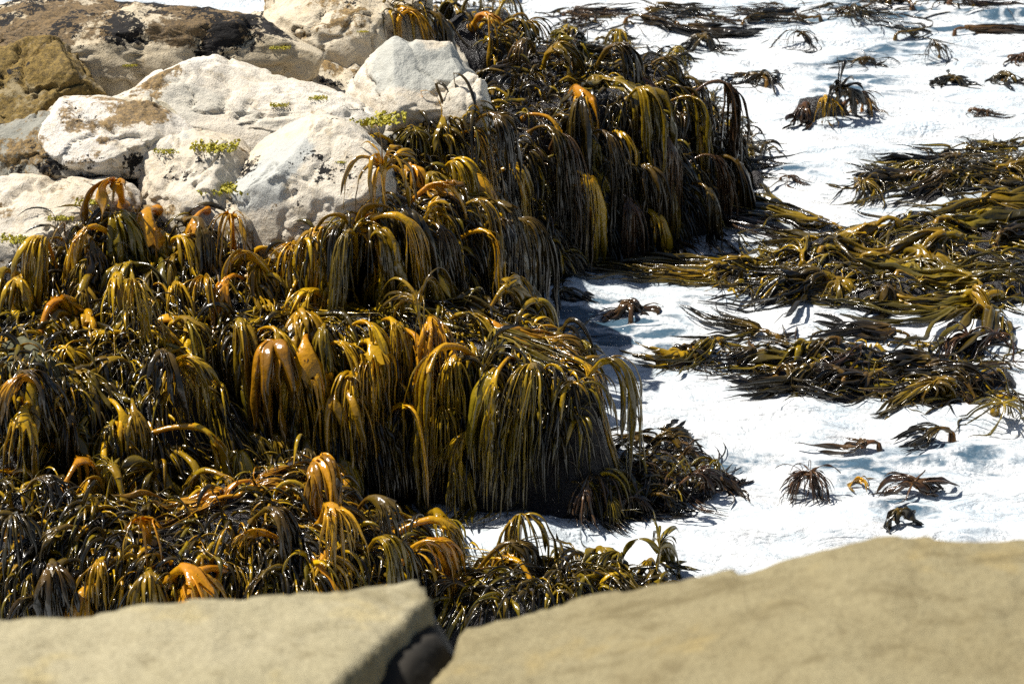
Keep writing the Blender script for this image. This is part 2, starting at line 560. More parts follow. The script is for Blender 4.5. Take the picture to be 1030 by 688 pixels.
blob('boulder', 130, 134, 17.75, 88, 36, .5, mat_pale('rock_block', base=(0.576, 0.515, 0.41), base2=(0.672, 0.624, 0.547), grey=(.34, .3, .2), bk=.63, kk=.66, gk=.66, off=10.5, bs=[(105, 122, 17.5, .32, .15), (150, 97, 17.7, .4, .17), (70, 110, 17.6, .3, .14)], ks=[(135, 162, 17.4, .2, .12)]),
     'angular whitish block with a shadowed right edge, right of the mottled grey boulder', seed=8, amp=.05, expo=3.4, facets=10, roll=.12, rotz=.2, front=.55)
blob('boulder', 335, 18, 20.4, 98, 54, .7, mat_pale('rock_cream', base=(0.56, 0.468, 0.327), base2=(0.64, 0.562, 0.426), bk=.65, kk=.66, gk=.74, off=12.0, ks=[(330, 18, 20, .25, .1), (370, 50, 20, .2, .1)], bs=[(300, 50, 20, .3, .12)]),
     'cream boulder with brown speckles at the top of the photo', seed=9, amp=.06, expo=2.8, front=.55)
blob('boulder', 420, 88, 18.9, 80, 64, .62, mat_pale('rock_boulder', base=(0.576, 0.507, 0.395), base2=(0.656, 0.601, 0.509), grey=(.33, .34, .31), gk=.64, bk=.74, kk=.70, off=15.0, gs=[(392, 58, 18.6, .55, .26)]),
     'largest pale angular boulder with a grey streak across its left side', seed=11, amp=.035, facets=16, expo=2.3, rotz=.5, roll=.2)
blob('boulder', 314, 196, 17.1, 82, 72, .55, mat_pale('rock_domed', base=(0.592, 0.515, 0.388), base2=(0.656, 0.593, 0.486), grey=(.34, .355, .34), gk=.66, bk=.70, kk=.66, off=18.6, gs=[(262, 165, 16.9, .5, .28), (300, 140, 16.9, .3, .15)], ks=[(362, 160, 16.7, .25, .16), (325, 195, 16.7, .35, .13)]),
     'rounded cream boulder with a grey left shoulder, lowest of the pale boulders', seed=13, amp=.03, facets=4, expo=2.35, roll=.12, front=.74)
blob('boulder', 38, 146, 17.6, 66, 32, .45, mat_pale('rock_grey', base=(0.32, 0.296, 0.236), base2=(0.464, 0.429, 0.365), grey=(.2, .2, .17), gk=.55, bk=.62, kk=.63, off=21.0, ks=[(60, 155, 17.3, .3, .1)]),
     'small mottled grey boulder at the left edge below the brown algae rock', seed=15, amp=.05, expo=2.8, front=.55)
blob('boulder', 60, 222, 17.05, 105, 58, .55, mat_pale('rock_front', base=(0.576, 0.499, 0.38), base2=(0.64, 0.577, 0.479), gk=.70, bk=.645, kk=.655, off=24.0, gs=[(10, 178, 16.7, .4, .18), (110, 185, 16.7, .25, .12)], ks=[(35, 210, 16.7, .3, .06)]),
     'broad cream boulder rising straight behind the kelp at the left edge', seed=17, amp=.05, expo=3.2, roll=.05, front=.55)
blob('boulder', 190, 182, 17.3, 66, 42, .5, mat_pale('rock_small', base=(0.544, 0.468, 0.35), base2=(0.624, 0.569, 0.471), gk=.68, bk=.65, kk=.67, off=27.0),
     'small cream boulder with green algae tufts left of the rounded boulder', seed=19, amp=.045, expo=3.0, front=.55)
blob('boulder', 20, 372, 15.0, 52, 26, .35, M_MOSSROCK, 'bare mossy grey green rock poking out of the kelp at the left edge', seed=21, amp=.04, sub=5)
blob('boulder', 470, 110, 18.35, 22, 42, .25, mat_pale('rock_chip', base=(0.576, 0.507, 0.395), base2=(0.64, 0.585, 0.486), gk=.7, bk=.7, kk=.7, off=30.0),
     'narrow cream stone leaning on the right side of the largest pale boulder', seed=23, amp=.03, sub=5, roll=.25)


# ---------------------------------------------------------------- foreground sandstone slabs
def slab(name, poly, mat, label, k, seed, amp, bulge):
    o = reef(name, poly, k, label, 'rock slab', mat=mat, amp=amp, step=.02, floor=2.0, rough=3.0, jag=.03, seed=seed, lip=.012, pw=2.5)
    return o


slab('rock_slab', [(-160, 618, 4.30), (75, 616, 4.30), (200, 599, 4.32), (300, 586, 4.33), (415, 573, 4.34), (428, 596, 4.33), (411, 612, 4.32), (408, 626, 4.32), (388, 642, 4.32), (347, 688, 4.32), (300, 760, 4.33), (240, 1100, 4.4), (-160, 1100, 4.4)],
     M_SAND_L, 'pale sandstone slab with a straight broken edge, left of the dark crack', 14.0, 31, .02, 0)
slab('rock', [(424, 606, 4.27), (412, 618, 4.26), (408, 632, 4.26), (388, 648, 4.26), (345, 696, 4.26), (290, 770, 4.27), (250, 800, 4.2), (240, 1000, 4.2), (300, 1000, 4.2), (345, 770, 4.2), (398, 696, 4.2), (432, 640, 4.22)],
     M_CRACK_SHADE, 'added rock coloured near black as the shade in the crack between the sandstone slabs', 1.6, 41, .02, 0)  # rock added to fill the crack; its black stands for the shaded step
slab('rock_slab', [(466, 630, 4.24), (500, 618, 4.26), (548, 608, 4.26), (592, 591, 4.28), (640, 586, 4.3), (700, 582, 4.3), (736, 578, 4.3), (742, 564, 4.375), (790, 556, 4.395), (832, 547, 4.42), (870, 541, 4.44), (900, 538, 4.45), (950, 541, 4.45), (1030, 536, 4.455), (1110, 534, 4.46), (1200, 530, 4.46),
                   (1200, 1100, 4.5), (360, 1100, 4.3), (424, 692, 4.25), (440, 676, 4.24), (466, 655, 4.23)],
     M_SAND_R, 'wide tan sandstone slab with a worn stepped edge, right of the dark crack', 3.0, 37, .014, 0)

# ---------------------------------------------------------------- one tree of all solids
deps = bpy.context.evaluated_depsgraph_get()
VV, FF, base = [], [], 0
for o in SURF:
    me = o.data
    n = len(me.vertices)
    a = np.empty(n * 3, np.float32)
    me.vertices.foreach_get('co', a)
    a = a.reshape(-1, 3) + np.array(o.location, np.float32)
    k = me.polygons[0].loop_total
    q = np.empty(len(me.polygons) * k, np.int32)
    me.loops.foreach_get('vertex_index', q)
    VV.append(a)
    FF.extend((q.reshape(-1, k) + base).tolist())
    base += n
VV = np.concatenate(VV)
BVH = BVHTree.FromPolygons(VV.tolist(), FF, all_triangles=False)

GX0, GX1, GY0, GY1, GS = -4.4, 7.0, 12.6, 30.0, .04
gx, gy = np.arange(GX0, GX1, GS), np.arange(GY0, GY1, GS)
HG = np.zeros((len(gy), len(gx)))
dn = Vector((0, 0, -1))
for j, yy in enumerate(gy):
    for i, xx in enumerate(gx):
        h = BVH.ray_cast(Vector((xx, yy, 4.0)), dn)
        HG[j, i] = h[0].z if h[0] is not None else 0


def blur(a, r):
    for ax in (0, 1):
        b = np.zeros_like(a)
        for s in range(-r, r + 1):
            b += np.roll(a, s, ax)
        a = b / (2 * r + 1)
    return a


HS = np.maximum(HG, blur(HG, 1))
HB = blur(blur(HG, 6), 6)


def samp(g, x, y):
    u = np.clip((x - GX0) / GS, 0, g.shape[1] - 1.001)
    v = np.clip((y - GY0) / GS, 0, g.shape[0] - 1.001)
    i, j = u.astype(int), v.astype(int)
    a, b = u - i, v - j
    return (g[j, i] * (1 - a) + g[j, i + 1] * a) * (1 - b) + (g[j + 1, i] * (1 - a) + g[j + 1, i + 1] * a) * b


def gnorm(g, x, y, e=.05):
    hx = (samp(g, x + e, y) - samp(g, x - e, y)) / (2 * e)
    hy = (samp(g, x, y + e) - samp(g, x, y - e)) / (2 * e)
    return nrmz(np.stack([-hx, -hy, np.ones_like(hx)], -1))


GRAV = np.array((0, 0, -1.0))


def march(p, d, n, ds, stiff, off, out, wob=.0, seed=0.0, grav=None):
    """relax strands over the solids: p,d (S,3); ds,stiff,off (S,); out (S,3) drift on contact. Returns path (S,n+1,3)"""
    P = [p.copy()]
    p, d = p.copy(), nrmz(d)
    for k in range(n):
        nz = np.stack([fbm(p, 2.3, 2, .5, seed + 11), fbm(p, 2.3, 2, .5, seed + 23), .4 * fbm(p, 2.3, 2, .5, seed + 37)], -1)
        d = nrmz(d + GRAV * (stiff * ds)[:, None] + nz * (wob * ds)[:, None])
        p = p + d * ds[:, None]
        for _ in range(2):
            h = samp(HS, p[:, 0], p[:, 1]) + off
            pen = h - p[:, 2]
            m = pen > 0
            if m.any():
                nn = gnorm(HS, p[m, 0], p[m, 1])
                p[m] += nn * (pen[m] * nn[:, 2])[:, None]
                dd = d[m]
                c = np.minimum(0, np.sum(dd * nn, -1, keepdims=True))
                dd = dd - nn * c * 1.0
                flat = np.clip(nn[:, 2:3] - .5, 0, 1)
                dd = dd + out[m] * (.25 * flat)
                d[m] = nrmz(dd)
        P.append(p.copy())
    return np.stack(P, 1)


def frames(P, w0, twist=None):
    """transport a width vector along P (S,N,3)"""
    T = np.gradient(P, axis=1)
    T = nrmz(T)
    W = np.zeros_like(P)
    w = w0
    for k in range(P.shape[1]):
        w = w - T[:, k] * np.sum(w * T[:, k], -1, keepdims=True)
        w = nrmz(w)
        if twist is not None and k:
            b = np.cross(T[:, k], w)
            w = w * np.cos(twist)[:, None] + b * np.sin(twist)[:, None]
        W[:, k] = w
    N = np.cross(W, T)
    return W, N


def ring(K):
    th = np.arange(K) * 2 * np.pi / K
    return np.cos(th), np.sin(th), np.zeros(K)


def sheet_ring(M):
    j = np.linspace(-1, 1, M)
    A = np.concatenate([j, j[::-1][1:-1]])
    th = np.sqrt(np.maximum(0, 1 - j * j)) * .8 + .2
    B = np.concatenate([th, -th[::-1][1:-1]])
    return A, B, -A * A


def sweep(P, W, N, hw, ht, rg, curl=0.0):
    """(S,N) half width/thickness -> verts, quads"""
    A, B, C = rg
    S, n, _ = P.shape
    K = len(A)
    v = P[:, :, None, :] + W[:, :, None, :] * (hw[..., None] * A)[..., None] + N[:, :, None, :] * (ht[..., None] * B + hw[..., None] * C * curl)[..., None]
    idx = np.arange(S * n * K).reshape(S, n, K)
    a, b = idx[:, :-1], idx[:, 1:]
    q = np.stack([a, np.roll(a, -1, 2), np.roll(b, -1, 2), b], -1).reshape(-1, 4)
    return v.reshape(-1, 3), q, K


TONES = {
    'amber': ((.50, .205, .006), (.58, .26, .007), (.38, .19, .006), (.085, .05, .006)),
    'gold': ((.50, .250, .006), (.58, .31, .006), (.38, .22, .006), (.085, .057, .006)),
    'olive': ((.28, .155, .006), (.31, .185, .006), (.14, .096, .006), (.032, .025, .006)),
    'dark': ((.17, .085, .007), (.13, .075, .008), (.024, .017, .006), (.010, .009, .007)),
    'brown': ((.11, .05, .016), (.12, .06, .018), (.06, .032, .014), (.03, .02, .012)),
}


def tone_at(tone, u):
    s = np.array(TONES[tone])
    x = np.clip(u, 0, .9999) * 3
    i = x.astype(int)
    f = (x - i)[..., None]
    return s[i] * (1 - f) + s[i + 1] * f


# ---------------------------------------------------------------- plant list
def pick(px, py):
    r = ray(px, py)
    h = BVH.ray_cast(Vector((0, 0, CAMZ)) + Vector(r.tolist()) * 9.0, Vector(r.tolist()).normalized())
    return np.array(h[0]) if h[0] is not None else None


PL = []


def plant(px, py, s=1.0, L=.9, tone='olive', n=13, out=None, stipe=1.0, palm=1.0, sw=1.0, up=1.0, name=None, label=None, group=None, lift=0.0, wob=1.0, fan=1.0, grav=1.0, radial=False):
    a = pick(px, py)
    if a is None or a[1] > 29.9 or a[1] < 12.7:
        return
    PL.append(dict(a=a, px=px, py=py, s=s, L=L, tone=tone, n=n, out=out, stipe=stipe, palm=palm, sw=sw, up=up, label=label, group=group, wob=wob, fan=fan, grav=grav, radial=radial, zone=None))
    return PL[-1]


exec_heroes = [
    # px, py, size, strap length, tone, straps, kwargs, label
    (123, 206, 1.15, .35, 'amber', 6, dict(up=2.2, palm=1.2, fan=1.3), 'orange kelp with two rounded loops standing highest against the cream boulder'),
    (158, 212, 1.25, .5, 'amber', 8, dict(up=1.8, palm=1.5), 'broad orange kelp blade beside the two looped stalks'),
    (208, 212, 1.1, .5, 'amber', 10, dict(palm=1.2), 'amber kelp spread like a hand below the green algae tufts'),
    (328, 236, 1.0, .75, 'gold', 14, dict(palm=1.4), 'golden mop of kelp hanging just below the rounded boulder'),
    (275, 285, 1.15, .6, 'gold', 8, dict(palm=1.5, out=(-.5, -.8)), 'broad olive gold kelp drooping left below the rounded boulder'),
    (405, 212, 1.0, .4, 'amber', 5, dict(palm=1.6, up=1.7), 'single glossy amber blade on the dark rock right of the rounded boulder'),
    (421, 246, .9, .7, 'gold', 11, dict(palm=1.3), 'golden kelp like a closed umbrella, left one of two side by side'),
    (458, 244, .9, .7, 'gold', 10, dict(palm=1.3), 'olive gold kelp like a closed umbrella, right one of two side by side'),
    (308, 338, 1.3, .85, 'amber', 12, dict(palm=1.6), 'bright orange palm of kelp on the middle of the ledge rim'),
    (362, 346, 1.2, .8, 'gold', 10, dict(palm=1.4, out=(.4, -.9)), 'golden kelp reaching right from the ledge rim beside the orange palm'),
    (270, 388, 1.15, .65, 'amber', 13, dict(palm=1.2), 'amber tasselled kelp low on the left part of the ledge front'),
    (386, 425, 1.0, .75, 'gold', 8, dict(sw=1.2), 'golden kelp of few long straps against the dark ledge front'),
    (480, 366, 1.2, 1.25, 'gold', 18, dict(palm=1.2, fan=.8), 'longest golden curtain of kelp on the dark ledge front'),
    (540, 372, 1.0, 1.2, 'olive', 18, dict(fan=.7), 'long olive curtain of kelp near the right end of the ledge front'),
    (588, 385, 1.0, 1.0, 'olive', 12, dict(fan=.7), 'olive kelp with a yellow forked strap at the right end of the ledge'),
    (220, 340, 1.35, .55, 'gold', 6, dict(palm=1.7, out=(-.8, -.6)), 'broad shiny golden blade lying along the left of the ledge top'),
    (85, 325, 1.0, .6, 'gold', 5, dict(sw=1.7, fan=.5), 'kelp with one wide bright yellow strap hanging near the left edge'),
    (105, 318, 1.1, .6, 'gold', 5, dict(sw=1.6), 'yellow kelp with folded strap just right of the wide yellow strap'),
    (145, 440, 1.3, .45, 'gold', 7, dict(up=1.8, sw=1.3, out=(.8, -.4)), 'kelp with a thick yellow arched stalk over blue black straps'),
    (150, 545, 1.3, .35, 'amber', 7, dict(up=2.2, palm=1.3), 'orange kelp with tall open loops above the sandstone slab'),
    (170, 585, 1.3, .45, 'amber', 11, dict(palm=1.8), 'wide amber kelp skirt touching the edge of the pale sandstone slab'),
    (97, 590, 1.2, .4, 'amber', 8, dict(palm=1.1, fan=1.6), 'orange spider legged kelp lowest at the left above the slab'),
    (222, 575, 1.2, .4, 'amber', 11, dict(palm=1.6), 'amber kelp fringe with crossing straps right of the wide amber skirt'),
    (340, 480, 1.25, .5, 'amber', 6, dict(up=1.6, sw=1.6, out=(.6, -.7)), 'kelp with a thick orange finger pointing down to the right'),
    (300, 560, 1.2, .5, 'amber', 8, dict(palm=1.3), 'golden kelp arching along the upper edge of the pale slab'),
    (430, 525, 1.1, .75, 'olive', 13, dict(up=1.3), 'olive kelp hanging in front of the small foam gap'),
    (520, 560, 1.25, .7, 'olive', 16, dict(up=1.9, fan=1.5), 'tall arching olive kelp standing above the tan slab left of its middle'),
    (655, 568, .7, .3, 'olive', 8, dict(up=1.8), 'small upright kelp near the right end of the low rock'),
    (578, 96, 1.3, .5, 'amber', 6, dict(palm=1.7), 'bright orange kelp blade in the middle of the dark outcrop'),
    (545, 75, 1.3, .7, 'olive', 10, dict(palm=1.2, sw=1.4), 'pale olive kelp of wide straps on the crest of the dark outcrop'),
    (640, 80, 1.2, .9, 'brown', 14, dict(), 'reddish brown kelp tuft on the crest of the dark outcrop'),
    (700, 130, 1.1, 1.0, 'gold', 9, dict(fan=.6, sw=1.1), 'kelp with pale glinting straps at the right corner of the dark outcrop'),
    (612, 135, .8, .45, 'gold', 6, dict(), 'small yellow green kelp tuft on the dark front of the outcrop'),
    (525, 120, 1.1, .6, 'amber', 8, dict(), 'orange topped kelp at the left flank of the dark outcrop'),
    (640, 215, .9, .4, 'gold', 7, dict(up=1.6, out=(.7, -.6)), 'golden arched kelp dipping to the foam at the outcrop foot'),
    (620, 250, 1.0, .6, 'gold', 12, dict(out=(-.8, -.5), fan=1.2), 'yellow kelp swept to the left at the foot of the outcrop'),
    (440, 12, 1.4, .5, 'gold', 8, dict(palm=1.7, up=1.2), 'yellow leaf like kelp behind the top of the largest boulder'),
    (475, 28, 1.2, .5, 'amber', 8, dict(palm=1.3), 'orange kelp behind the top right of the largest pale boulder'),
    (405, 175, 1.0, .6, 'amber', 15, dict(fan=1.2, sw=.8), 'orange stringy kelp spilling from between the two pale boulders'),
    (425, 150, 1.0, .6, 'gold', 13, dict(fan=1.2, sw=.8), 'golden stringy kelp touching the foot of the largest boulder'),
    (468, 174, 1.2, .8, 'amber', 7, dict(palm=1.6, up=1.6), 'broad orange kelp on the shoulder of the steep dark rock'),
    (486, 212, 1.0, 1.1, 'dark', 18, dict(fan=.6), 'blue black kelp curtain at the right end of the steep rock'),
    (35, 405, 1.2, .5, 'gold', 8, dict(up=1.3), 'golden kelp arch beside the bare mossy rock'),
    (14, 448, 1.1, .35, 'amber', 7, dict(up=1.8), 'small orange kelp knot at the left edge below the mossy rock'),
    (65, 495, 1.0, .4, 'amber', 6, dict(), 'orange kelp knot above blue black straps at the lower left'),
]
for px, py, s, L, tone, n, kw, lab in exec_heroes:
    q = plant(px, py, s, L, tone, n, label=lab, **kw)
    if q: q['zone'] = 'hero'

ZONES = [
    # name, polygon, count, min px gap, size, strap length, tones, kwargs
    ('outcrop', [(490, 80), (540, 42), (610, 36), (670, 54), (700, 88), (735, 118), (765, 142), (745, 170), (715, 185), (690, 195), (650, 200), (600, 205), (555, 205), (515, 150)], 50, 16, (.8, 1.25), (.7, 1.45), dict(gold=.09, olive=.28, dark=.5, brown=.13), dict(n=15)),
    ('boulder back', [(385, 3), (520, 3), (525, 50), (490, 62), (478, 30), (440, 18), (390, 16)], 9, 18, (.8, 1.2), (.4, .8), dict(gold=.35, olive=.4, amber=.1, dark=.15), dict(n=11)),
    ('steep rock', [(400, 130), (470, 110), (485, 100), (492, 150), (502, 230), (508, 285), (460, 285), (400, 285), (330, 285), (262, 300), (252, 275), (310, 235), (385, 195)], 36, 19, (.7, 1.1), (.5, 1.0), dict(gold=.38, olive=.32, amber=.12, dark=.18), dict(n=14)),
    ('left slope', [(0, 270), (100, 215), (200, 215), (255, 245), (265, 290), (190, 320), (170, 420), (100, 430), (0, 430)], 38, 21, (.8, 1.25), (.4, .8), dict(gold=.35, olive=.35, amber=.1, dark=.2), dict(n=11)),
    ('ledge top', [(180, 335), (260, 310), (430, 305), (545, 322), (580, 345), (596, 395), (545, 380), (430, 365), (250, 365)], 32, 19, (.75, 1.2), (.6, 1.1), dict(gold=.42, olive=.36, amber=.1, dark=.12), dict(n=14)),
    ('ledge front', [(190, 380), (430, 385), (580, 395), (600, 430), (550, 440), (430, 450), (240, 455)], 17, 22, (.7, 1.0), (.5, .9), dict(gold=.3, olive=.4, dark=.3), dict(n=14)),
    ('low front rock', [(0, 440), (160, 430), (250, 460), (330, 450), (400, 500), (425, 550), (435, 590), (280, 600), (150, 615), (0, 615)], 40, 21, (.8, 1.25), (.35, .7), dict(gold=.36, olive=.24, amber=.26, dark=.14), dict(n=12)),
    ('slab back', [(450, 575), (520, 562), (600, 562), (685, 582), (690, 592), (560, 600), (455, 615)], 10, 19, (.7, 1.05), (.3, .6), dict(gold=.15, olive=.5, dark=.35), dict(n=12, up=1.4)),
    ('ledge foot', [(575, 485), (650, 455), (690, 460), (735, 488), (690, 500), (600, 505)], 10, 17, (.6, .9), (.2, .4), dict(brown=.5, olive=.25, dark=.25), dict(n=14, sw=.8)),
    ('upper mat', [(862, 182), (945, 152), (1028, 140), (1028, 184), (900, 190)], 8, 19, (.8, 1.1), (.6, 1.1), dict(olive=.3, dark=.7), dict(n=14, flat=1)),
    ('large mat', [(690, 280), (790, 242), (1000, 203), (1028, 203), (1028, 302), (840, 306), (735, 296)], 24, 21, (.9, 1.3), (.7, 1.5), dict(olive=.66, gold=.12, dark=.22), dict(n=16, flat=1.5)),
    ('lower mat', [(690, 354), (770, 336), (830, 344), (980, 346), (1020, 370), (1020, 402), (900, 412), (830, 396), (722, 380)], 20, 20, (.8, 1.15), (.35, .7), dict(olive=.3, gold=.05, dark=.45, brown=.2), dict(n=13, flat=1)),
    ('far drift', [(545, 12), (760, 6), (1000, 3), (1000, 10), (760, 26), (560, 30)], 13, 24, (.8, 1.2), (.5, 1.0), dict(dark=.6, brown=.4), dict(n=11, flat=1)),
]
zr = np.random.default_rng(77)
for zn, poly, cnt, gap, sr, lr, tones, kw in ZONES:
    xs = [q[0] for q in poly]
    ys = [q[1] for q in poly]
    got, tries = [], 0
    pts = [(q['px'], q['py']) for q in PL]
    while len(got) < cnt and tries < 6000:
        tries += 1
        x, y = zr.uniform(min(xs), max(xs)), zr.uniform(min(ys), max(ys))
        if not in_poly(np.array(x), np.array(y), poly):
            continue
        if any(math.hypot(x - a, (y - b) * 1.15) < gap * (1 if tries < 3000 else .7) for a, b in pts):
            continue
        tn = zr.choice(list(tones), p=np.array(list(tones.values())) / sum(tones.values()))
        if zn == 'low front rock' and x < 95 and y > 485:
            tn = 'dark'  # shade on the left end's steep face painted as dark kelp
        if zn in ('ledge front', 'ledge top') and x > 420 and zr.random() < .5:
            tn = 'dark' if tn == 'olive' else 'olive'  # shade on the ledge's right half put into the kelp tones
        if zn == 'steep rock' and x > 470 and zr.random() < .6:
            tn = 'dark'
        k2 = dict(kw)
        flat = k2.pop('flat', 0)
        n = int(k2.pop('n') * zr.uniform(.8, 1.5))
        if flat:
            ang = zr.choice([math.pi, 0]) + zr.normal() * .45
            k2.update(out=(math.cos(ang), math.sin(ang) * .55 + .1), up=.25, stipe=.45, palm=.8, wob=3.0, fan=1.0, sw=min(1.3, max(1.1, float(flat))))
        if zr.random() < (.22 if flat else .08) and zn not in ('ledge front', 'far drift'):
            k2.update(radial=True, grav=zr.uniform(.8, 1.3), up=.5, stipe=.5)
            n = int(n * 1.6)
            k2['L'] = zr.uniform(.3, .6)
        Lk = k2.pop('L', None)
        q = plant(x, y, zr.uniform(*sr), Lk or zr.uniform(*lr), str(tn), n, **k2)
        if q:
            q['zone'] = zn
            got.append((x, y))
            pts.append((x, y))

LONE = [
    (811, 103, .8, .36, 'brown', 20, dict(up=.8, stipe=.5, out=(-.5, -1), fan=1.3), 'brown kelp on the left end of the small lone rock in the foam'),
    (826, 101, .8, .4, 'gold', 16, dict(up=.8, stipe=.5, out=(-.1, -1), fan=1.3), 'kelp with orange straps in the middle of the small lone rock'),
    (838, 104, .9, .4, 'dark', 22, dict(up=.9, stipe=.5, out=(.2, -1), fan=1.3), 'dark kelp hanging in front of the small lone rock'),
    (848, 104, .8, .4, 'brown', 20, dict(up=.8, stipe=.5, out=(.8, -.7), fan=1.3), 'brown kelp on the right end of the small lone rock in the foam'),
    (868, 112, .7, .3, 'amber', 12, dict(up=.5, radial=True), 'small orange kelp tip in the foam at the right end of the lone rock'),
    (772, 88, .8, .45, 'dark', 18, dict(up=.4, radial=True, grav=.7), 'dark kelp lump in the foam just left of the small lone rock'),
    (702, 44, 1.1, .55, 'dark', 30, dict(up=.8, radial=True, grav=.7), 'dark bushy kelp lump in the foam above the outcrop right end'),
    (878, 62, .9, .5, 'dark', 16, dict(up=.4, radial=True, grav=.7), 'curled kelp in the foam above the lone rock'),
    (948, 85, .8, .35, 'dark', 20, dict(up=.5, radial=True, grav=.7), 'small dark kelp lump in the foam right of the lone rock'),
    (975, 112, .7, .35, 'brown', 20, dict(up=.3, radial=True), 'small reddish kelp patch in the foam above the upper mat'),
    (945, 58, .7, .4, 'dark', 12, dict(up=.3, radial=True), 'thin dark kelp curl in the foam below the long drifting stalks'),
    (1015, 58, .7, .35, 'brown', 14, dict(up=.3, radial=True), 'brown kelp scrap in the foam at the right edge near the top'),
    (1008, 82, .7, .45, 'dark', 14, dict(up=.3, radial=True), 'dark kelp scrap in the foam at the right edge above the upper mat'),
    (812, 42, .8, .5, 'dark', 16, dict(up=.5, radial=True, grav=.6), 'dark kelp curl in the foam left of the long drifting stalks'),
    (845, 13, .6, .35, 'brown', 12, dict(up=.3, radial=True), 'small brown kelp scrap in the foam near the top'),
    (960, 36, 1.0, 1.4, 'brown', 9, dict(up=.3, stipe=.4, out=(1, -.1), fan=.3, sw=2.0, wob=.5), 'long brown stalks drifting straight in the foam near the top right'),
    (900, 40, .9, 1.1, 'dark', 8, dict(up=.3, stipe=.4, out=(-1, .15), fan=.3, sw=1.5, wob=.7), 'dark stalks drifting left of the long brown stalks'),
    (958, 444, 1.0, .34, 'dark', 16, dict(up=.9, out=(-.8, -.5), fan=1.6, stipe=.5, sw=1.1), 'hand shaped dark kelp reaching out of the foam right of the mats'),
    (885, 452, .6, .45, 'brown', 5, dict(up=.3, stipe=.4, out=(-1, .1), fan=.5), 'thin brown kelp strand in the foam left of the hand shaped kelp'),
    (798, 494, .9, .28, 'brown', 60, dict(up=1.0, stipe=.6, radial=True, sw=.75, grav=.8), 'small rounded brown kelp tuft alone in the foam'),
    (930, 492, .7, .3, 'brown', 18, dict(up=.5, radial=True, grav=.35, sw=.8), 'twiggy brown kelp sticking up in the foam'),
    (900, 523, .4, .2, 'dark', 9, dict(up=.2, radial=True), 'small dark kelp scrap in thin water above the tan slab'),
    (862, 483, .4, .2, 'gold', 4, dict(up=.2, radial=True), 'tiny yellowish kelp scrap in the foam left of the twiggy kelp'),
    (664, 455, .9, .7, 'dark', 12, dict(up=1.6, radial=True, grav=.45, sw=1.2), 'dark kelp with big open rings at the right foot of the ledge'),
    (688, 468, .8, .5, 'dark', 10, dict(up=1.0, radial=True, grav=.5, sw=1.1), 'dark kelp with a smaller ring beside the big open rings'),
    (785, 182, .5, .25, 'brown', 12, dict(up=.2, radial=True), 'faint brown kelp in thin foam right of the outcrop'),
    (640, 312, .7, .35, 'brown', 18, dict(up=.3, radial=True), 'brown kelp scrap in the foam above the ledge right end'),
    (555, 292, .7, .3, 'dark', 14, dict(up=.3, radial=True), 'dark kelp at the water line between the outcrop and the ledge'),
    (1000, 415, .9, .5, 'olive', 16, dict(up=.8, radial=True, grav=.6), 'olive kelp curling at the right edge below the lower mat'),
    (990, 348, .9, .6, 'brown', 14, dict(up=1.0, radial=True, grav=.5), 'arched brown kelp at the right edge between the two lower mats'),
    (740, 76, .9, .5, 'dark', 18, dict(up=.5, radial=True, grav=.7), 'dark kelp lump in the foam right of the outcrop crest'),
    (690, 352, .8, .5, 'dark', 16, dict(up=.4, radial=True, grav=.7), 'dark kelp at the left tip of the lower mat'),
    (735, 492, .8, .35, 'brown', 30, dict(up=.4, radial=True, sw=.8), 'reddish kelp tuft on the right end of the small low rock'),
    (628, 505, .8, .4, 'brown', 26, dict(up=.6, radial=True, sw=.8), 'reddish kelp tuft at the foot of the ledge front'),
]
for px, py, s, L, tone, n, kw, lab in LONE:
    q = plant(px, py, s, L, tone, n, label=lab, **kw)
    if q: q['zone'] = 'lone'

# ---------------------------------------------------------------- grow all plants
NP = len(PL)
A0 = np.array([q['a'] for q in PL])
A0[:, 2] -= np.array([.035 * q['s'] if q['zone'] == 'lone' else 0 for q in PL])   # half sunk in the foam
S = np.array([q['s'] for q in PL])
nrm = gnorm(HB, A0[:, 0], A0[:, 1], .15)
down = nrm.copy()
down[:, 2] = 0
slope = np.linalg.norm(down, axis=1)
r2 = np.random.default_rng(5)
jit = r2.normal(size=(NP, 2)) * .35
OUT = np.zeros((NP, 3))
for i, q in enumerate(PL):
    if q['out'] is not None:
        o = np.array(q['out'], float)
    else:
        o = down[i, :2] * 1.6 + np.array((.0, -.3)) + jit[i] * 1.6
    o = o / max(np.linalg.norm(o), 1e-6)
    OUT[i, :2] = o
UPF = np.array([q['up'] * (1 if q['label'] else r2_up) for q, r2_up in zip(PL, np.random.default_rng(8).uniform(.6, 1.5, NP))])
d0 = nrm * .35 + np.array((0, 0, 1)) * (.55 * UPF)[:, None] + OUT * .55 + r2.normal(size=(NP, 3)) * .38
NS, NB = 9, 9
Lst = (.08 + .20 * r2.random(NP) ** 1.5) * S * np.where([bool(q.get('radial')) for q in PL], .55, 1.0) * np.array([q['stipe'] for q in PL]) * (.75 + .25 * UPF)
offp = .02 + .05 * r2.random(NP)
pst = march(A0 + nrm * .005, d0, NS, Lst / NS, np.full(NP, 3.6) / UPF, offp, OUT, .8, 1.0)
dl = nrmz(pst[:, -1] - pst[:, -2])
PF = np.array([q['palm'] for q in PL])
Lpa = (.10 + .08 * r2.random(NP)) * S * (.4 + .6 * PF)
ppa = march(pst[:, -1], dl, NB, Lpa / NB, np.full(NP, 6.0), offp + .015, OUT, .5, 2.0)
full = np.concatenate([pst, ppa[:, 1:]], 1)
w0 = nrmz(np.cross(OUT, np.array((0, 0, 1.0))))
W, N = frames(full, w0)
flip = np.sign(N[:, NS, 2:3])
flip[flip == 0] = 1
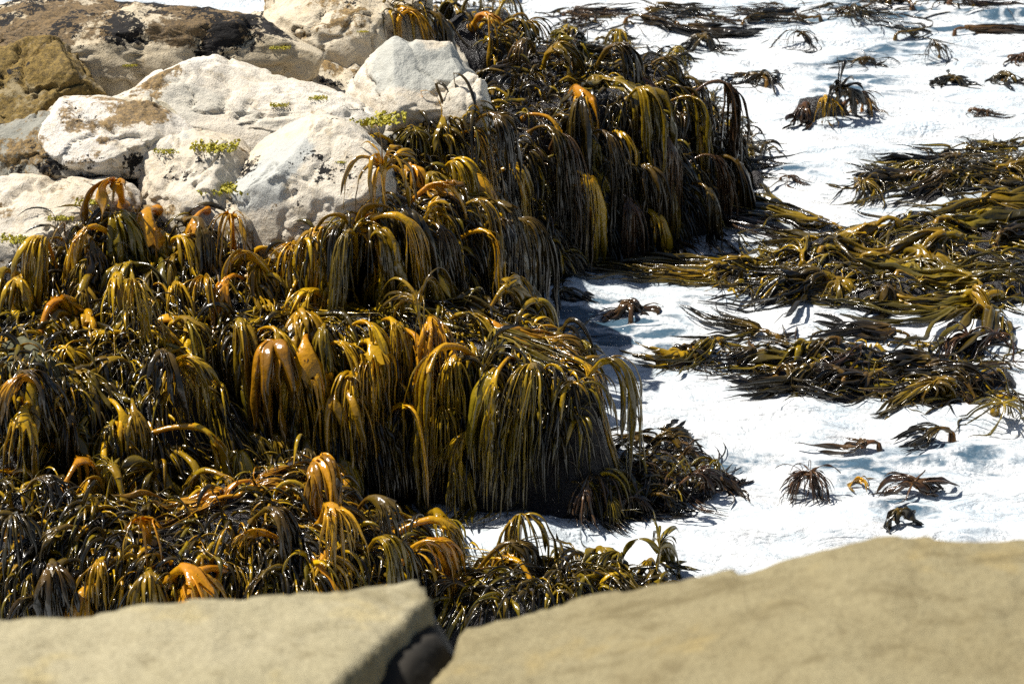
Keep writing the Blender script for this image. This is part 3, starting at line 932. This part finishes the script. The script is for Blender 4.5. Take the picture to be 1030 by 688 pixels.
# face the sheet normal up / outward
N = N * flip[:, None, :]
hst = (.010 + .008 * r2.random(NP)) * S * np.where([bool(q['label']) for q in PL], 1.25, 1.0)
u = np.linspace(0, 1, NB + 1)
palm_w = (.05 + .04 * r2.random(NP)) * S * PF * np.where([bool(q['label']) for q in PL], 1.0, .8)
SWV = np.clip(np.exp(r2.normal(size=NP) * .5), .6, 2.6)
RADIAL = np.array([bool(q.get('radial')) for q in PL])
# strands
own, P0, D0, LL, tw, offs, hw, wv, bw, gk = [], [], [], [], [], [], [], [], [], []
for i, q in enumerate(PL):
    n = max(3, int(q['n'] * (1.35 if q['zone'] != 'hero' else 1.15)))
    for k in range(n):
        j = (k + .5) / n * 2 - 1 + r2.normal() * .06
        b = r2.integers(-6, -1)
        kk = b if b == -1 else int(b)
        wid = palm_w[i] * (1 + (kk + 1) / NB)
        P0.append(full[i, kk] + W[i, kk] * wid * j * .95 + N[i, kk] * (-.5 * wid * j * j + .006))
        t = nrmz(full[i, -1] - full[i, -3])
        if RADIAL[i]:
            an = r2.random() * 2 * math.pi
            P0[-1] = full[i, -1 if k % 2 else -5] + np.array((0, 0, .01))
            D0.append(np.array((math.cos(an) * 1.25, math.sin(an) * .6, r2.uniform(-.3, .55))))
        else:
            D0.append(t + W[i, -1] * j * .6 * q['fan'] + r2.normal(size=3) * .18 + N[i, -1] * r2.uniform(-.15, .2))
        LL.append(q['L'] * r2.uniform(.35, 1.2))
        own.append(i)
        tw.append(r2.normal() * .13)
        offs.append((-.006 + .03 * r2.random()) if RADIAL[i] else .01 + r2.random() ** 1.5 * .10)
        hw.append((.0075 + .0145 * r2.random() ** 2.0) * (.6 + .4 * q['s']) * q['sw'] * SWV[i])
        bw.append(min(3.6, max(1.0, 1.5 * palm_w[i] / n / hw[-1])) if not RADIAL[i] else 1.0)
        gk.append(q['grav'])
        a = r2.normal() * .45
        wv.append(W[i, -1] * math.cos(a) + N[i, -1] * math.sin(a))
own = np.array(own)
P0, D0, LL, tw, offs, hw, wv, bw, gk = map(np.array, (P0, D0, LL, tw, offs, hw, wv, bw, gk))
NF = 30
WOB = np.array([q['wob'] for q in PL])[own]
PFR = march(P0, D0, NF, LL / NF, np.where(RADIAL[own], 12.0, 10.5) * gk * (.6 + .8 * r2.random(len(own))), offs, OUT[own] + r2.normal(size=(len(own), 3)) * .25 * np.array((1, 1, 0)), WOB * np.where(RADIAL[own], 4.5, 1.0) * (.6 + 1.2 * r2.random(len(own))), 3.0)
uf = np.linspace(0, 1, NF + 1)
wig = np.stack([fbm(PFR + np.arange(len(own))[:, None, None] * .37, 7, 2, .5, z) for z in (51, 52, 53)], -1)
PFR = PFR + wig * (.010 * np.minimum(1, uf * 4))[None, :, None]
WF, NFv = frames(PFR, wv, tw)
prof = (1 + (bw[:, None] - 1) * np.exp(-(uf / .10) ** 2)) * np.clip((1 - uf) / .25, .05, 1) ** .6
HW = hw[:, None] * prof * (1 + .13 * np.sin(uf * 15 + np.arange(len(own))[:, None] * 1.7))
HT = np.minimum(HW, hw[:, None]) * (.13 + .15 * r2.random(len(own)))[:, None] + .0012
RG6, RG8, RGS = ring(6), ring(8), sheet_ring(13)
fmul = r2.uniform(.4, 1.6, len(own))

# ---------------------------------------------------------------- what tells each kelp from its neighbours
# plants that other plants almost wholly cover: they go into the undergrowth mass
COVERED = {47, 48, 49, 53, 55, 56, 57, 58, 59, 61, 63, 65, 69, 70, 71, 74, 77, 78, 81, 82, 84, 85, 92, 93, 95, 97, 99, 100, 102, 104, 112, 113, 114, 119, 123, 124, 125, 127, 128, 132, 136, 137, 150, 152, 160, 170, 171, 181, 185, 187, 198, 202, 203, 210, 218, 221, 232, 238, 248, 251, 253, 255, 256, 257, 259, 261, 263, 264, 265, 272, 273, 274, 278, 280, 281, 282, 291, 292, 294, 300, 316, 341, 343, 345, 348, 351, 10, 35, 36, 43}
SHORT = ['the two looped orange kelp', 'the broad orange blade beside the loops', 'the hand shaped amber kelp', 'the golden mop under the rounded boulder', 'the broad olive gold kelp',
         'the single glossy amber blade', 'the left umbrella kelp', 'the right umbrella kelp', 'the bright orange palm', 'the golden kelp beside the orange palm', 'the amber tasselled kelp',
         'the golden few strapped kelp', 'the longest golden curtain', 'the long olive curtain', 'the olive kelp at the ledge end', 'the broad shiny golden blade', 'the wide yellow strap',
         'the folded yellow strap', 'the thick yellow arched stalk', 'the orange open loops', 'the wide amber skirt', 'the orange spider legged kelp', 'the crossed amber fringe',
         'the thick orange finger', 'the golden arch on the slab edge', 'the olive kelp at the foam gap', 'the tall arching olive kelp', 'the small upright kelp',
         'the orange blade amid the outcrop', 'the pale olive crest kelp', 'the reddish crest tuft', 'the pale glinting straps', 'the yellow green tuft', 'the orange topped flank kelp',
         'the golden arch at the outcrop foot', 'the yellow kelp swept left', None, 'the orange kelp behind the largest boulder', 'the orange stringy kelp', 'the golden stringy kelp',
         'the broad orange shoulder kelp', 'the blue black curtain', 'the golden arch by the mossy rock', 'the small orange edge knot', 'the orange knot over blue black straps']
MARKS = [(PL[i]['px'], PL[i]['py'], n) for i, n in enumerate(SHORT) if n and i not in COVERED]
MARKS += [(314, 185, 'the rounded cream boulder'), (425, 90, 'the largest pale boulder'), (15, 368, 'the bare mossy rock'), (672, 452, 'the ring shaped kelp'), (440, 612, 'the crack between the slabs'),
          (60, 232, 'the broad cream boulder'), (310, 600, 'the pale sandstone slab'), (600, 305, 'the blue foam inlet')]
HUE = dict(amber='amber', gold='golden', olive='olive', dark='blackish', brown='reddish brown')
DIRS = ['right of', 'below and right of', 'below', 'below and left of', 'left of', 'above and left of', 'above', 'above and right of']
ROWS = {'upper mat': ('the dark upper mat', 2), 'large mat': ('the largest olive mat', 3), 'lower mat': ('the tangled lower mat', 3), 'far drift': ('the far drift line', 2),
        'slab back': ('the low rock beyond the slab', 2), 'ledge foot': ('the low rock at the ledge foot', 1)}
ORD = ['first', 'second', 'third', 'fourth', 'fifth', 'sixth', 'seventh', 'eighth', 'ninth', 'tenth', 'eleventh', 'twelfth']


def look(i):
    q = PL[i]
    a = 'tangled ' if q.get('radial') else 'wide strapped ' if SWV[i] * q['sw'] > 1.6 and q['zone'] not in ROWS else 'thin strapped ' if SWV[i] < .72 and q['zone'] not in ROWS else ''
    return a + HUE[q['tone']] + ' kelp'


def make_labels():
    todo = [i for i, q in enumerate(PL) if q['label'] is None and i not in COVERED]
    for zn, (phrase, nrow) in ROWS.items():
        m = sorted((i for i in todo if PL[i]['zone'] == zn), key=lambda i: PL[i]['py'])
        rows = [m] if nrow == 1 else [list(r) for r in np.array_split(m, nrow)]
        names = {1: [' on '], 2: [', far side of ', ', near side of '], 3: [', far side of ', ', middle of ', ', near side of ']}[nrow]
        for r, nm in zip(rows, names):
            for k, i in enumerate(sorted(r, key=lambda i: PL[int(i)]['px'])):
                PL[int(i)]['label'] = f"{look(int(i))}{nm}{phrase}, {ORD[k]} from the left"
                PL[int(i)]['group'] = 'kelp lying on ' + phrase
    rest = [i for i in todo if PL[i]['label'] is None]
    cand = sorted((math.hypot(PL[i]['px'] - x, PL[i]['py'] - y), i, j) for i in rest for j, (x, y, n) in enumerate(MARKS))
    used = set()
    for d, i, j in cand:
        q = PL[i]
        if q['label']: continue
        x, y, n = MARKS[j]
        k = int(round(math.atan2(q['py'] - y, q['px'] - x) / (math.pi / 4))) % 8
        if (j, k) in used: continue
        used.add((j, k))
        q['label'] = f"{look(i)} {'just' if d < 45 else 'close' if d < 80 else 'further'} {DIRS[k]} {n}"
        q['group'] = 'kelp plants on the ' + q['zone']


make_labels()
massed = []

ALONE_PARTS = {'hero'}
for i, q in enumerate(PL):
    a = A0[i]
    if i in COVERED:
        a = np.zeros(3)
    else:
        root = empty('kelp', a)
        tag(root, q['label'], 'kelp', q['group'])
        q['root'] = root

    def put(name, v, f, c):
        if i in COVERED: massed.append((v, f, c))
        else: mesh_obj(name, v, f, M_KELP, root, c)
    # stipe with a flared holdfast
    us = np.linspace(0, 1, NS + 1)
    h = hst[i] * (1 + 1.6 * np.exp(-us * 9) + .45 * us ** 2)
    v, f, K = sweep(pst[i:i + 1] - a, W[i:i + 1, :NS + 1], N[i:i + 1, :NS + 1], h[None], h[None] * .85, RG8)
    c = np.repeat(tone_at(q['tone'], us * .33), K, 0)
    put('stipe', v, f, c)
    # palm
    hwp = hst[i] * 1.45 * (1 - u) ** 1.5 + palm_w[i] * (u ** 1.1)
    htp = hst[i] * (1.25 * (1 - u) ** 1.6 + .25 * u + .15)
    v, f, K = sweep(ppa[i:i + 1] - a, W[i:i + 1, NS:], N[i:i + 1, NS:], hwp[None], htp[None], RGS, .6 * (u[None, :, None]))
    Tp = nrmz(ppa[i, -1] - ppa[i, -3])
    jag = np.random.default_rng(i).uniform(-.55, .45, 13) * Lpa[i] * np.where(np.arange(13) % 2, 1, -.6)
    jag = np.concatenate([jag, jag[::-1][1:-1]])
    v = v + ((u ** 4)[:, None] * jag[None])[..., None].reshape(-1, 1) * Tp
    c = np.repeat(tone_at(q['tone'], .33 + u * .12), K, 0)
    put('blade', v, f, c)
    m = np.where(own == i)[0]
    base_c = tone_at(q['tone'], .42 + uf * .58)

    def strands(mm, name):
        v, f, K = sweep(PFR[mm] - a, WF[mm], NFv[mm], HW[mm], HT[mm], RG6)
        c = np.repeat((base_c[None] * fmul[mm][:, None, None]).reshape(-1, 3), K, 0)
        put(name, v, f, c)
    if q['zone'] in ALONE_PARTS:
        for x in m:
            strands(np.array([x]), 'frond')
    else:
        strands(m, 'frond_fringe')

# ---------------------------------------------------------------- undergrowth: countless small straps between the plants
TZ = [(z[1], z[0]) for z in ZONES]
TZ.append(([(520, 200), (690, 165), (755, 138), (772, 152), (725, 205), (682, 215), (635, 262), (545, 268)], 'outcrop'))
CNT = {'outcrop': 1000, 'boulder back': 160, 'steep rock': 800, 'left slope': 1100, 'ledge top': 1000, 'ledge front': 700, 'low front rock': 1700, 'slab back': 280, 'ledge foot': 220, 'upper mat': 420, 'large mat': 800, 'lower mat': 330, 'far drift': 160}
tz = np.random.default_rng(9)
TP, TT, TD, TL = [], [], [], []
for poly, zn in TZ:
    xs = [q[0] for q in poly]
    ys = [q[1] for q in poly]
    c = 0
    tones = [z for z in ZONES if z[0] == zn][0][6]
    flat = 'mat' in zn or 'drift' in zn
    while c < CNT[zn]:
        x, y = tz.uniform(min(xs) - 6, max(xs) + 6), tz.uniform(min(ys) - 4, max(ys) + 12)
        if not in_poly(np.array(x), np.array(y), poly):
            continue
        c += 1
        a = pick(x, y)
        if a is None or a[1] < 12.7 or a[1] > 29.8: continue
        TP.append(a)
        tn = tz.choice(list(tones), p=np.array(list(tones.values())) / sum(tones.values()))
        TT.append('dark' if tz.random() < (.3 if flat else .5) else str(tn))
        if flat:
            an = tz.choice([math.pi, 0]) + tz.normal() * .5
            TD.append((math.cos(an), math.sin(an) * .8, .2))
        else:
            TD.append((0, 0, 0))
        TL.append(tz.uniform(.2, .55))
TP, TD, TL = np.array(TP), np.array(TD), np.array(TL)
tn_ = gnorm(HB, TP[:, 0], TP[:, 1], .12)
td = TD + (np.abs(TD).sum(1, keepdims=True) == 0) * (tn_ * .9 + np.array((0, -.2, .15))) + tz.normal(size=TP.shape) * .45
to = td * np.array((1, 1, 0))
NT_ = 13
pt = march(TP, td, NT_, TL / NT_, np.full(len(TP), 11.0), .004 + .05 * tz.random(len(TP)), nrmz(to), 5.0, 5.0)
wt, nt = frames(pt, nrmz(tz.normal(size=TP.shape)), tz.normal(size=len(TP)) * .2)
ut = np.linspace(0, 1, NT_ + 1)
hwt = (.006 + .014 * tz.random(len(TP)) ** 1.5)[:, None] * np.clip((1 - ut) / .4, .06, 1) ** .7
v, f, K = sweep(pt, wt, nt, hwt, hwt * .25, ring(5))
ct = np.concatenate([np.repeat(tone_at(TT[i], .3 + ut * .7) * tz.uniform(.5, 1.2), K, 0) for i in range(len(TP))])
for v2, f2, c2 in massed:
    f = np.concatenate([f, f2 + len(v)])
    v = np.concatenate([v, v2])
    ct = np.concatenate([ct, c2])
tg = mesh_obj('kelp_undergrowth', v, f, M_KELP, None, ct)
tag(tg, 'dense tangle of small wet kelp straps matting the reef between larger plants', 'seaweed', kind='stuff')

# ---------------------------------------------------------------- green algae tufts on the pale rocks
def tuft(px, py, rpx, label, n=240):
    a = pick(px, py)
    if a is None: return
    s = np.linalg.norm(a - np.array((0, 0, CAMZ))) / FPX
    R = rpx * s
    g = np.random.default_rng(int(px * 7 + py))
    c = np.clip(g.normal(size=(n, 3)), -1.7, 1.7) * np.array((.66, .5, .09)) * R
    c[:, 2] = np.abs(c[:, 2])
    t1 = nrmz(g.normal(size=(n, 3)))
    t2 = nrmz(np.cross(t1, g.normal(size=(n, 3))))
    r = (.06 + .09 * g.random((n, 1))) * R
    b = nrmz(np.cross(t1, t2))
    v = np.stack([c - t1 * r, c - t2 * r * .7 + b * r * .3, c + t1 * r, c + t2 * r * .7 + b * r * .3, c - b * r * .4], 1).reshape(-1, 3)
    i = np.arange(n)[:, None] * 5
    f = np.concatenate([i + np.array([0, 1, 4]), i + np.array([1, 2, 4]), i + np.array([2, 3, 4]), i + np.array([3, 0, 4]), i + np.array([0, 3, 1]), i + np.array([1, 3, 2])])
    o = mesh_obj('algae_tuft', v, f, M_TUFT, smooth=False)
    o.location = a
    tag(o, label, 'algae', 'green algae tufts on the pale rocks')


for t in ((216, 148, 20, 'largest yellow green algae tuft, above the small cream boulder'), (168, 152, 11, 'small yellow algae tuft left of the largest tuft'),
          (226, 190, 22, 'ragged green algae tuft beside the rounded boulder just above the amber kelp'), (94, 203, 15, 'olive algae tuft on the broad cream boulder'),
          (62, 219, 11, 'small olive algae tuft low on the broad cream boulder'), (20, 240, 16, 'yellowish algae tuft where the cream boulder meets the kelp'),
          (282, 48, 9, 'green algae tuft on the cream boulder near the top'), (365, 32, 5, 'tiny green algae tuft right of the brown speckles near the top'),
          (320, 99, 8, 'bright green algae patch on the long whitish slab'), (281, 106, 8, 'pale green algae patch left of the bright green patch'),
          (343, 163, 5, 'tiny green algae spot on the rounded boulder among black flecks'), (380, 122, 24, 'flat olive algae cushion between the two pale boulders'),
          (131, 66, 6, 'tiny yellow algae spot under the stratified boulder')):
    tuft(*t)

# ---------------------------------------------------------------- light and air
EL = math.radians(58)       # the sun stands at the left, a little beyond the ledge
sd = Vector((-math.cos(math.radians(18)) * math.cos(EL), math.sin(math.radians(18)) * math.cos(EL), math.sin(EL)))
sun = bpy.data.lights.new('sun', 'SUN')
sun.energy, sun.angle, sun.color = 5.0, math.radians(.5), (1, .955, .88)
so = bpy.data.objects.new('sun', sun)
COL.objects.link(so)
so.rotation_euler = sd.to_track_quat('Z', 'Y').to_euler()
w = bpy.data.worlds.new('World')
scn.world = w
w.use_nodes = True
nt_ = w.node_tree
nt_.nodes.clear()
bg = nt_.nodes.new('ShaderNodeBackground')
sk = nt_.nodes.new('ShaderNodeTexSky')
sk.sky_type = 'NISHITA'
sk.sun_disc = False
sk.sun_elevation = EL
sk.sun_rotation = math.atan2(sd.x, sd.y)
ow = nt_.nodes.new('ShaderNodeOutputWorld')
nt_.links.new(sk.outputs[0], bg.inputs[0])
nt_.links.new(bg.outputs[0], ow.inputs[0])
bg.inputs[1].default_value = .05
vs = scn.view_settings
vs.view_transform = 'Standard'
vs.look = 'None'
vs.exposure, vs.gamma = 0.7, 1
vs.use_curve_mapping = False
scn.cycles.max_bounces = 5
scn.cycles.diffuse_bounces = 3
scn.cycles.transparent_max_bounces = 4
scn.cycles.use_denoising = False
scn.cycles.sample_clamp_indirect = 3.0
scn.cycles.sample_clamp_direct = 30.0
